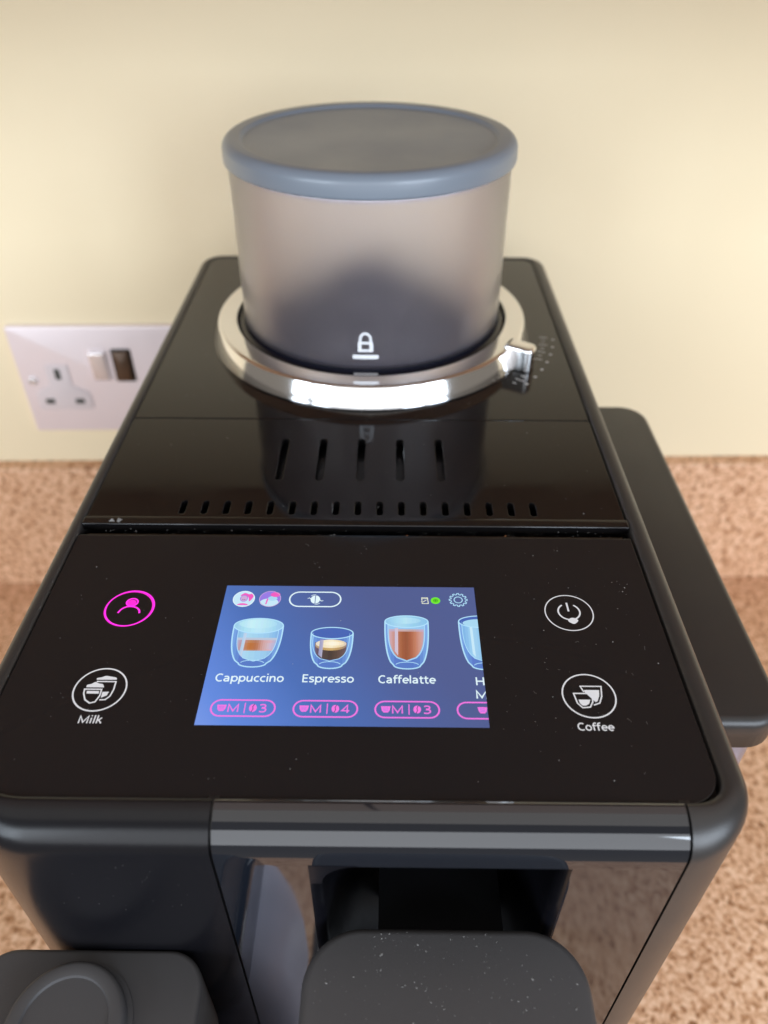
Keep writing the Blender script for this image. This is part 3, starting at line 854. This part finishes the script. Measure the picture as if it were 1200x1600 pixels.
# profile (pink): the light shows twice through the glass
bm = bmesh.new()
ring_icon(bm, -70.7, 164.75, 7.45, .42, 0)
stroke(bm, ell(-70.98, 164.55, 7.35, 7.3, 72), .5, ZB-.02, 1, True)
stroke(bm, ell(-70.6, 167.2, 1.75, 1.6, 36), .5, ZB, 0, True)
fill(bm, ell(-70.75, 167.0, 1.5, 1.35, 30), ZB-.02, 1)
stroke(bm, smoothpts([(-73.9, 162.6), (-73.2, 164.2), (-71.9, 165.2), (-70.4, 165.4), (-68.8, 165.0), (-67.6, 163.9), (-67.2, 162.6)], 5), .55, ZB, 0)
tag(finish('profile_button', bm, [M['pink_icon'], M['pink_dim']], mach, smooth=False), label='glowing pink round button with a person symbol')
# milk
bm = bmesh.new(); ring_icon(bm, -70.8, 133.5, 7.3, .45)
fill(bm, smoothpts([(-74.85, 134.15), (-74.8, 135.0), (-73.8, 135.3), (-72.7, 136.0), (-71.6, 135.5), (-70.5, 135.3), (-69.8, 134.15)], 4), ZB)
stroke(bm, smoothpts([(-75.1, 133.5), (-70.3, 133.5), (-70.2, 131.3), (-70.9, 129.2), (-72.3, 128.8), (-73.9, 129.9), (-74.9, 132.0)], 1, True), .42, ZB+.01, 0, True)
fill(bm, [(-74.3, 132.9), (-70.8, 132.9), (-70.75, 132.0), (-74.1, 132.0)], ZB)
fill(bm, smoothpts([(-72.7, 136.8), (-72.7, 137.4), (-71.5, 137.7), (-70.4, 138.2), (-69.0, 138.0), (-67.3, 137.6), (-67.0, 136.9)], 4), ZB)
stroke(bm, [(-72.5, 136.2), (-67.0, 136.2), (-66.9, 133.4), (-67.3, 131.2), (-68.3, 130.0), (-69.9, 129.9)], .42, ZB+.01)
fill(bm, [(-69.8, 132.6), (-68.0, 132.7), (-68.3, 131.4), (-69.7, 130.6)], ZB)
mb = finish('milk_button', bm, M['icon'], mach, smooth=False)
text('button_caption', 'Milk', -73.4, 122.25, 6.1, 2.45, ZB, M['icon'], mb)
# power
bm = bmesh.new(); ring_icon(bm, 66.5, 164.4, 7.4, .36)
stroke(bm, ell(66.55, 164.75, 3.35, 3.3, 40, 122, 418), .5, ZB)
stroke(bm, [(66.35, 168.6), (66.45, 164.9)], .55, ZB+.01)
fill(bm, smoothpts([(65.6, 161.1), (66.4, 162.0), (67.4, 162.2), (68.5, 161.6), (68.7, 160.9), (67.4, 159.7), (66.2, 160.2)], 4, True), ZB+.015)
finish('power_button', bm, M['icon'], mach, smooth=False)
# coffee
bm = bmesh.new(); ring_icon(bm, 66.5, 132.9, 7.35, .42)
stroke(bm, [(65.3, 134.1), (64.6, 136.1), (70.5, 136.1), (70.0, 132.7), (69.0, 130.4), (67.2, 129.7)], .38, ZB)
fill(bm, [(65.5, 134.8), (69.7, 134.8), (69.3, 132.7), (68.5, 131.0), (67.9, 130.7), (68.1, 134.0), (65.5, 134.05)], ZB+.01)
stroke(bm, [(62.3, 133.6), (67.5, 133.6), (67.1, 130.7), (66.1, 129.0), (64.0, 128.8), (62.8, 130.3)], .4, ZB+.015, 0, True)
fill(bm, [(63.3, 131.5), (66.6, 131.5), (66.0, 130.1), (65.0, 129.5), (64.1, 129.5), (63.5, 130.3)], ZB)
cb = finish('coffee_button', bm, M['icon'], mach, smooth=False)
text('button_caption', 'Coffee', 61.6, 121.45, 9.4, 2.4, ZB, M['icon'], cb)

# ---- bean hopper
HX, HY = .6, 361.5
bm = bmesh.new()
lathe(bm, [(66.4, .1), (66.4, 9.2)] + arc(67.2, 9.2, .8, 180, 90, 4) + [(74.2, 9.9)] + arc(74.3, 8.0, 1.9, 88, 22, 7) + [(79.1, 1.0), (79.2, .4), (78.9, -.1), (77.9, -.1)], HX, 360.1, 160)
ring = tag(finish('grind_ring', bm, M['chrome'], mach, auto=20), label='chrome ring round the foot of the hopper')
# adjustment tab on the ring
bm = bmesh.new()
ang = -29.5; ca, sa = math.cos(math.radians(ang)), math.sin(math.radians(ang))
def tabpt(r, t): return (HX+r*ca-t*sa, HY-1+r*sa+t*ca)
# seen from above: a rounded finger tab standing out from the ring
out_ = rrect(73.5, 87.2, -4.4, 4.2, (.6, 2.6, 3.4, .6), 6)
pts_ = [tabpt(r, t) for r, t in out_]
slab(bm, pts_, .3, 11.4, 1.6, 6)
bmesh.ops.recalc_face_normals(bm, faces=bm.faces[:])
finish('adjust_tab', bm, M['chrome'], ring, auto=60)
# printed grind scale
bm = bmesh.new()
for i in range(14):
    a = math.radians(-7-2.55*i); d = Vector((math.cos(a), math.sin(a))); big = i % 2 == 0
    r0, r1 = (84.6, 88.6) if big else (85.6, 87.4)
    if -35 < math.degrees(a) < -24: continue
    stroke(bm, [(HX+d.x*r0, HY+d.y*r0), (HX+d.x*r1, HY+d.y*r1)], .6, -.2)
for i in range(7):
    a = math.radians(-8-5.05*i)
    if abs(math.degrees(a)+28.2) < 1: pass
    fill(bm, ell(HX+91.3*math.cos(a), HY+91.3*math.sin(a), .72, .72, 14), -.2)
finish('grind_scale', bm, M['grey_print'], mach, smooth=False)

# container: an open frosted cup with real wall thickness
bm = bmesh.new()
RB_, RT_ = 62.9, 62.6
prof = [(0, 7.5), (RB_-3, 7.5), (RB_-.8, 8.2), (RB_, 10), (RT_, 84), (RT_-2.2, 84), (RB_-2.3, 11), (RB_-5, 9.6), (0, 9.6)]
lathe(bm, prof, HX, HY, 144)
bmesh.ops.recalc_face_normals(bm, faces=bm.faces[:])
hop = tag(finish('bean_hopper', bm, M['frost'], mach, auto=50), label='frosted smoky round bean hopper with a grey lid')
bm = bmesh.new()
lathe(bm, [(60, .2), (66.3, .2), (66.3, 6.5)] + arc(64.9, 6.6, 1.4, 10, 100, 5) + [(63.6, 8.4), (63.4, 10.5), (62.95, 10.4), (62.9, 6.9), (60, 6.6)], HX, HY, 128)
finish('gasket', bm, M['gasket'], hop, auto=50)
# dark funnel and beans seen through the frosted wall
M['funnel'] = mat('dark_funnel_plastic', (.010, .010, .02), .35)
bm = bmesh.new()
lathe(bm, [(59.5, 9.9), (59.8, 12), (52, 13), (30, 15), (28, 12), (10, 10.2), (0, 10.2)], HX, HY, 72)
finish('funnel', bm, M['funnel'], hop)
M['bean'] = mat('roasted_beans', (.014, .010, .012), .45)
bm = bmesh.new()
def bean_mesh(bm, c, s, rot):
    mtx = Matrix.Translation(c) @ rot.to_4x4() @ Matrix.Diagonal((s*1.35, s*.95, s*.68, 1))
    bmesh.ops.create_uvsphere(bm, u_segments=8, v_segments=6, radius=1, matrix=mtx)
from mathutils import Euler
for i in range(560):
    a = random.uniform(0, 2*math.pi); rr = 48*math.sqrt(random.random())
    hgt = 12 + 24*math.exp(-(rr/31)**2)
    z = random.uniform(14, hgt) if random.random() < .35 else hgt-random.random()*4
    bean_mesh(bm, V(HX-1+rr*math.cos(a)*.97, HY-1+rr*math.sin(a)*.97, z), .0042, Euler((random.random()*6, random.random()*6, random.random()*6)).to_matrix())
tag(finish('coffee_beans', bm, M['bean'], hop), kind='stuff')
# lid
bm = bmesh.new()
lathe(bm, [(0, 89.4), (54.6, 89.4), (55.4, 89.5), (55.9, 89.9)] + arc(57.4, 89.4, 1.5, 150, 80, 5) + arc(60.3, 86.9, 4.2, 80, 8, 10) +
      [(64.6, 84.5), (64.6, 83.2)] + arc(63.6, 82.8, 1.0, 0, -90, 4) + [(62.9, 81.8), (62.75, 83)], HX, HY+1.4, 144)
finish('hopper_lid', bm, M['lidgrey'], hop, auto=40)
M['reflector'] = mat('white_lid_reflector', (.80, .78, .78), .5)  # added white disc under the lid, put in to brighten the hopper inside
bm = bmesh.new()
lathe(bm, [(0, 79.5), (58.5, 79.5), (59.6, 80.4), (59.6, 89.0), (0, 89.0)], HX, HY, 96)
finish('lid_reflector', bm, M['reflector'], hop)
# padlock mark and bars printed on the front of the hopper
bm = bmesh.new()
def cyl(x, z, off=.12):
    r = RB_+(RT_-RB_)*(z-10)/74+off
    return V(HX+x, HY-math.sqrt(max(0, r*r-x*x)), z)
def ffill(pts):
    f = bm.faces.new([bm.verts.new(cyl(x, z)) for x, z in pts]); bmesh.ops.triangulate(bm, faces=[f])
def fstroke(pts, w, closed=False):
    t = bmesh.new(); stroke(t, pts, w, 0, 0, closed)
    for f in t.faces: bm.faces.new([bm.verts.new(cyl(v.co.x*1e3, v.co.y*1e3)) for v in f.verts])
    t.free()
cxl = -1.1
for q in ([(cxl-3.3, 18.6), (cxl+3.3, 18.6), (cxl+3.3, 19.8), (cxl-3.3, 19.8)], [(cxl-3.3, 22.2), (cxl+3.3, 22.2), (cxl+3.1, 23.4), (cxl-3.1, 23.4)],
          [(cxl-3.3, 19.8), (cxl-1.7, 19.8), (cxl-1.7, 22.2), (cxl-3.3, 22.2)], [(cxl+1.7, 19.8), (cxl+3.3, 19.8), (cxl+3.3, 22.2), (cxl+1.7, 22.2)]): ffill(q)
fstroke([(cxl-2.3, 23.0)]+ell(cxl, 24.6, 2.2, 2.6, 14, 180, 0)+[(cxl+2.3, 23.0)], 1.1)
fstroke([(cxl-5.6, 16.2), (cxl-2, 16.2), (cxl+2, 16.2), (cxl+5.6, 16.2)], 1.9)
bmesh.ops.recalc_face_normals(bm, faces=bm.faces[:])
finish('lock_mark', bm, M['white_print'], hop, smooth=False)
bm = bmesh.new()
pts_a = [(x, 10.6) for x in (-5.2, 0, 5.2)]
for (xa, xb) in ((-6.3, -2), (-2, 2.2), (2.2, 4.2)):
    ya = lambda x: HY-math.sqrt(63.7**2-x*x); yb = lambda x: HY-math.sqrt(65.3**2-x*x)
    bm.faces.new([bm.verts.new(p) for p in (V(HX+xb, ya(xb), 8.6), V(HX+xa, ya(xa), 8.6), V(HX+xa, yb(xa), 8.6), V(HX+xb, yb(xb), 8.6))])
bmesh.ops.recalc_face_normals(bm, faces=bm.faces[:])
finish('lock_bar', bm, M['white_print'], hop, smooth=False)

# ---- water tank on the right side
tk = rrect(101.0, 141.3, 148.0, 343.0, (4, 12, 13, 4), 8)
bm = bmesh.new(); slab(bm, tk, -47.5, -34.0, 3.2, 6)
tank_lid = None
bm2 = bmesh.new()
t1 = rrect(102.6, 138.6, 151, 340, (4, 11, 12, 4), 8); t2 = rrect(102.6, 134.5, 158, 336, (4, 12, 12, 4), 8)
ti = offset_loop(t1, 2)
loft(bm2, [[V(x, y, -296) for x, y in t2], [V(x, y, -150) for x, y in t1], [V(x, y, -47.6) for x, y in t1],
           [V(x, y, -47.6) for x, y in ti], [V(x, y, -294) for x, y in offset_loop(t2, 2)]], True, True)
bmesh.ops.recalc_face_normals(bm2, faces=bm2.faces[:])
tank = tag(finish('water_tank', bm2, M['tankclear'], mach, auto=50), label='clear water tank with a matte black lid on the right side')
finish('tank_lid', bm, M['shell'], tank)

# ------------------------------------------------------------------ dust and crumbs
M['dust'] = mat('pale_dust', (.18, .175, .17), .85)
M['lint'] = mat('white_lint', (.42, .41, .40), .85)
M['crumb'] = mat('brown_crumb', (.30, .13, .05), .8)
bm = bmesh.new()
def fleck(x, y, z, s, mi=0):
    n = random.choice((3, 4, 5)); a0 = random.random()*6; el = random.uniform(.35, 1)
    ca_, sa_ = math.cos(a0), math.sin(a0); vs = []
    for k in range(n):
        a = 2*math.pi*k/n+random.uniform(-.4, .4); rr = s*random.uniform(.6, 1.1)
        u, v = rr*math.cos(a), rr*math.sin(a)*el
        vs.append(bm.verts.new(V(x+u*ca_-v*sa_, y+u*sa_+v*ca_, z)))
    top = bm.verts.new(V(x, y, z+s*.45))
    for k in range(n): bm.faces.new((vs[k], vs[(k+1) % n], top)).material_index = mi
def fibre(x, y, z, L_, mi=0):
    a = random.random()*6.3; p = (x, y); pts = [p]
    for k in range(5):
        a += random.uniform(-.7, .7); p = (p[0]+L_/5*math.cos(a), p[1]+L_/5*math.sin(a)); pts.append(p)
    for k in range(5):
        (xa, ya), (xb, yb) = pts[k], pts[k+1]; d = Vector((yb-ya, xa-xb)).normalized()*.035
        bm.faces.new([bm.verts.new(q) for q in (V(xa+d.x, ya+d.y, z), V(xa-d.x, ya-d.y, z), V(xb-d.x, yb-d.y, z), V(xb+d.x, yb+d.y, z))]).material_index = mi
spots = [(random.uniform(-94, 90), random.uniform(104, 196), random.uniform(3, 14)) for _ in range(26)]
for i in range(170):
    cx_, cy_, cs_ = random.choice(spots); x, y = random.gauss(cx_, cs_), random.gauss(cy_, cs_)
    if not (-94 < x < 90 and 104 < y < 196): continue
    if SX0-1 < x < SX1+1 and SY0 < y < SY1 and random.random() < .8: continue
    fleck(x, y, ZP+.25, random.choice((.09, .1, .12, .16, .22)), 2)
for i in range(9): fibre(random.uniform(50, 88), random.uniform(112, 160), ZP+.26, random.uniform(.7, 1.6))
for i in range(4): fibre(random.uniform(-90, 90), random.uniform(104, 270), ZP+.3, random.uniform(.8, 2))
for i in range(110): fleck(random.uniform(-94, 90), random.uniform(212, 340), 0, random.choice((.1, .12, .16, .24)), 2)
for i in range(130): fleck(random.uniform(-92, 88), random.uniform(200, 204), -2.2+random.random(), random.choice((.12, .16, .22, .3)))
for i in range(60): fleck(XL+4.2+random.random()*1.6, random.uniform(105, 200), -.1, random.choice((.1, .14, .2, .26)))
for i in range(26): fleck(IX1-.6+random.random()*1.2, random.uniform(105, 200), -.2, random.choice((.1, .14, .2)))
for i in range(300):
    x, y = random.uniform(-8, 60), 87.5-abs(random.gauss(0, 14))
    if y < 30 or (x < 4 and y > 78) or (x > 48 and y > 78): continue
    fleck(x, y, -44.5, random.choice((.08, .1, .12, .14, .18, .24, .34, .45)))
for i in range(20): fleck(random.uniform(-100, -46), random.uniform(68, 86), -64, random.choice((.1, .14, .2)))
for i in range(28): fleck(random.uniform(-90, -36), YF-.05, random.uniform(-40, -12), .12)
fleck(16.5, 201.5, -1.6, .5, 1); fleck(51, 201.8, -1.6, .55, 1); fleck(-10, 201, -1.5, .9, 0); fleck(-88, 206.5, .3, 1.6, 0); fleck(-85.5, 206.6, .3, 1.6, 0)
fleck(-9, 201.3, -1.4, .7)
tag(finish('dust', bm, [M['dust'], M['crumb'], M['lint']], smooth=False), kind='stuff', label='pale dust specks and fibres scattered over the black machine')
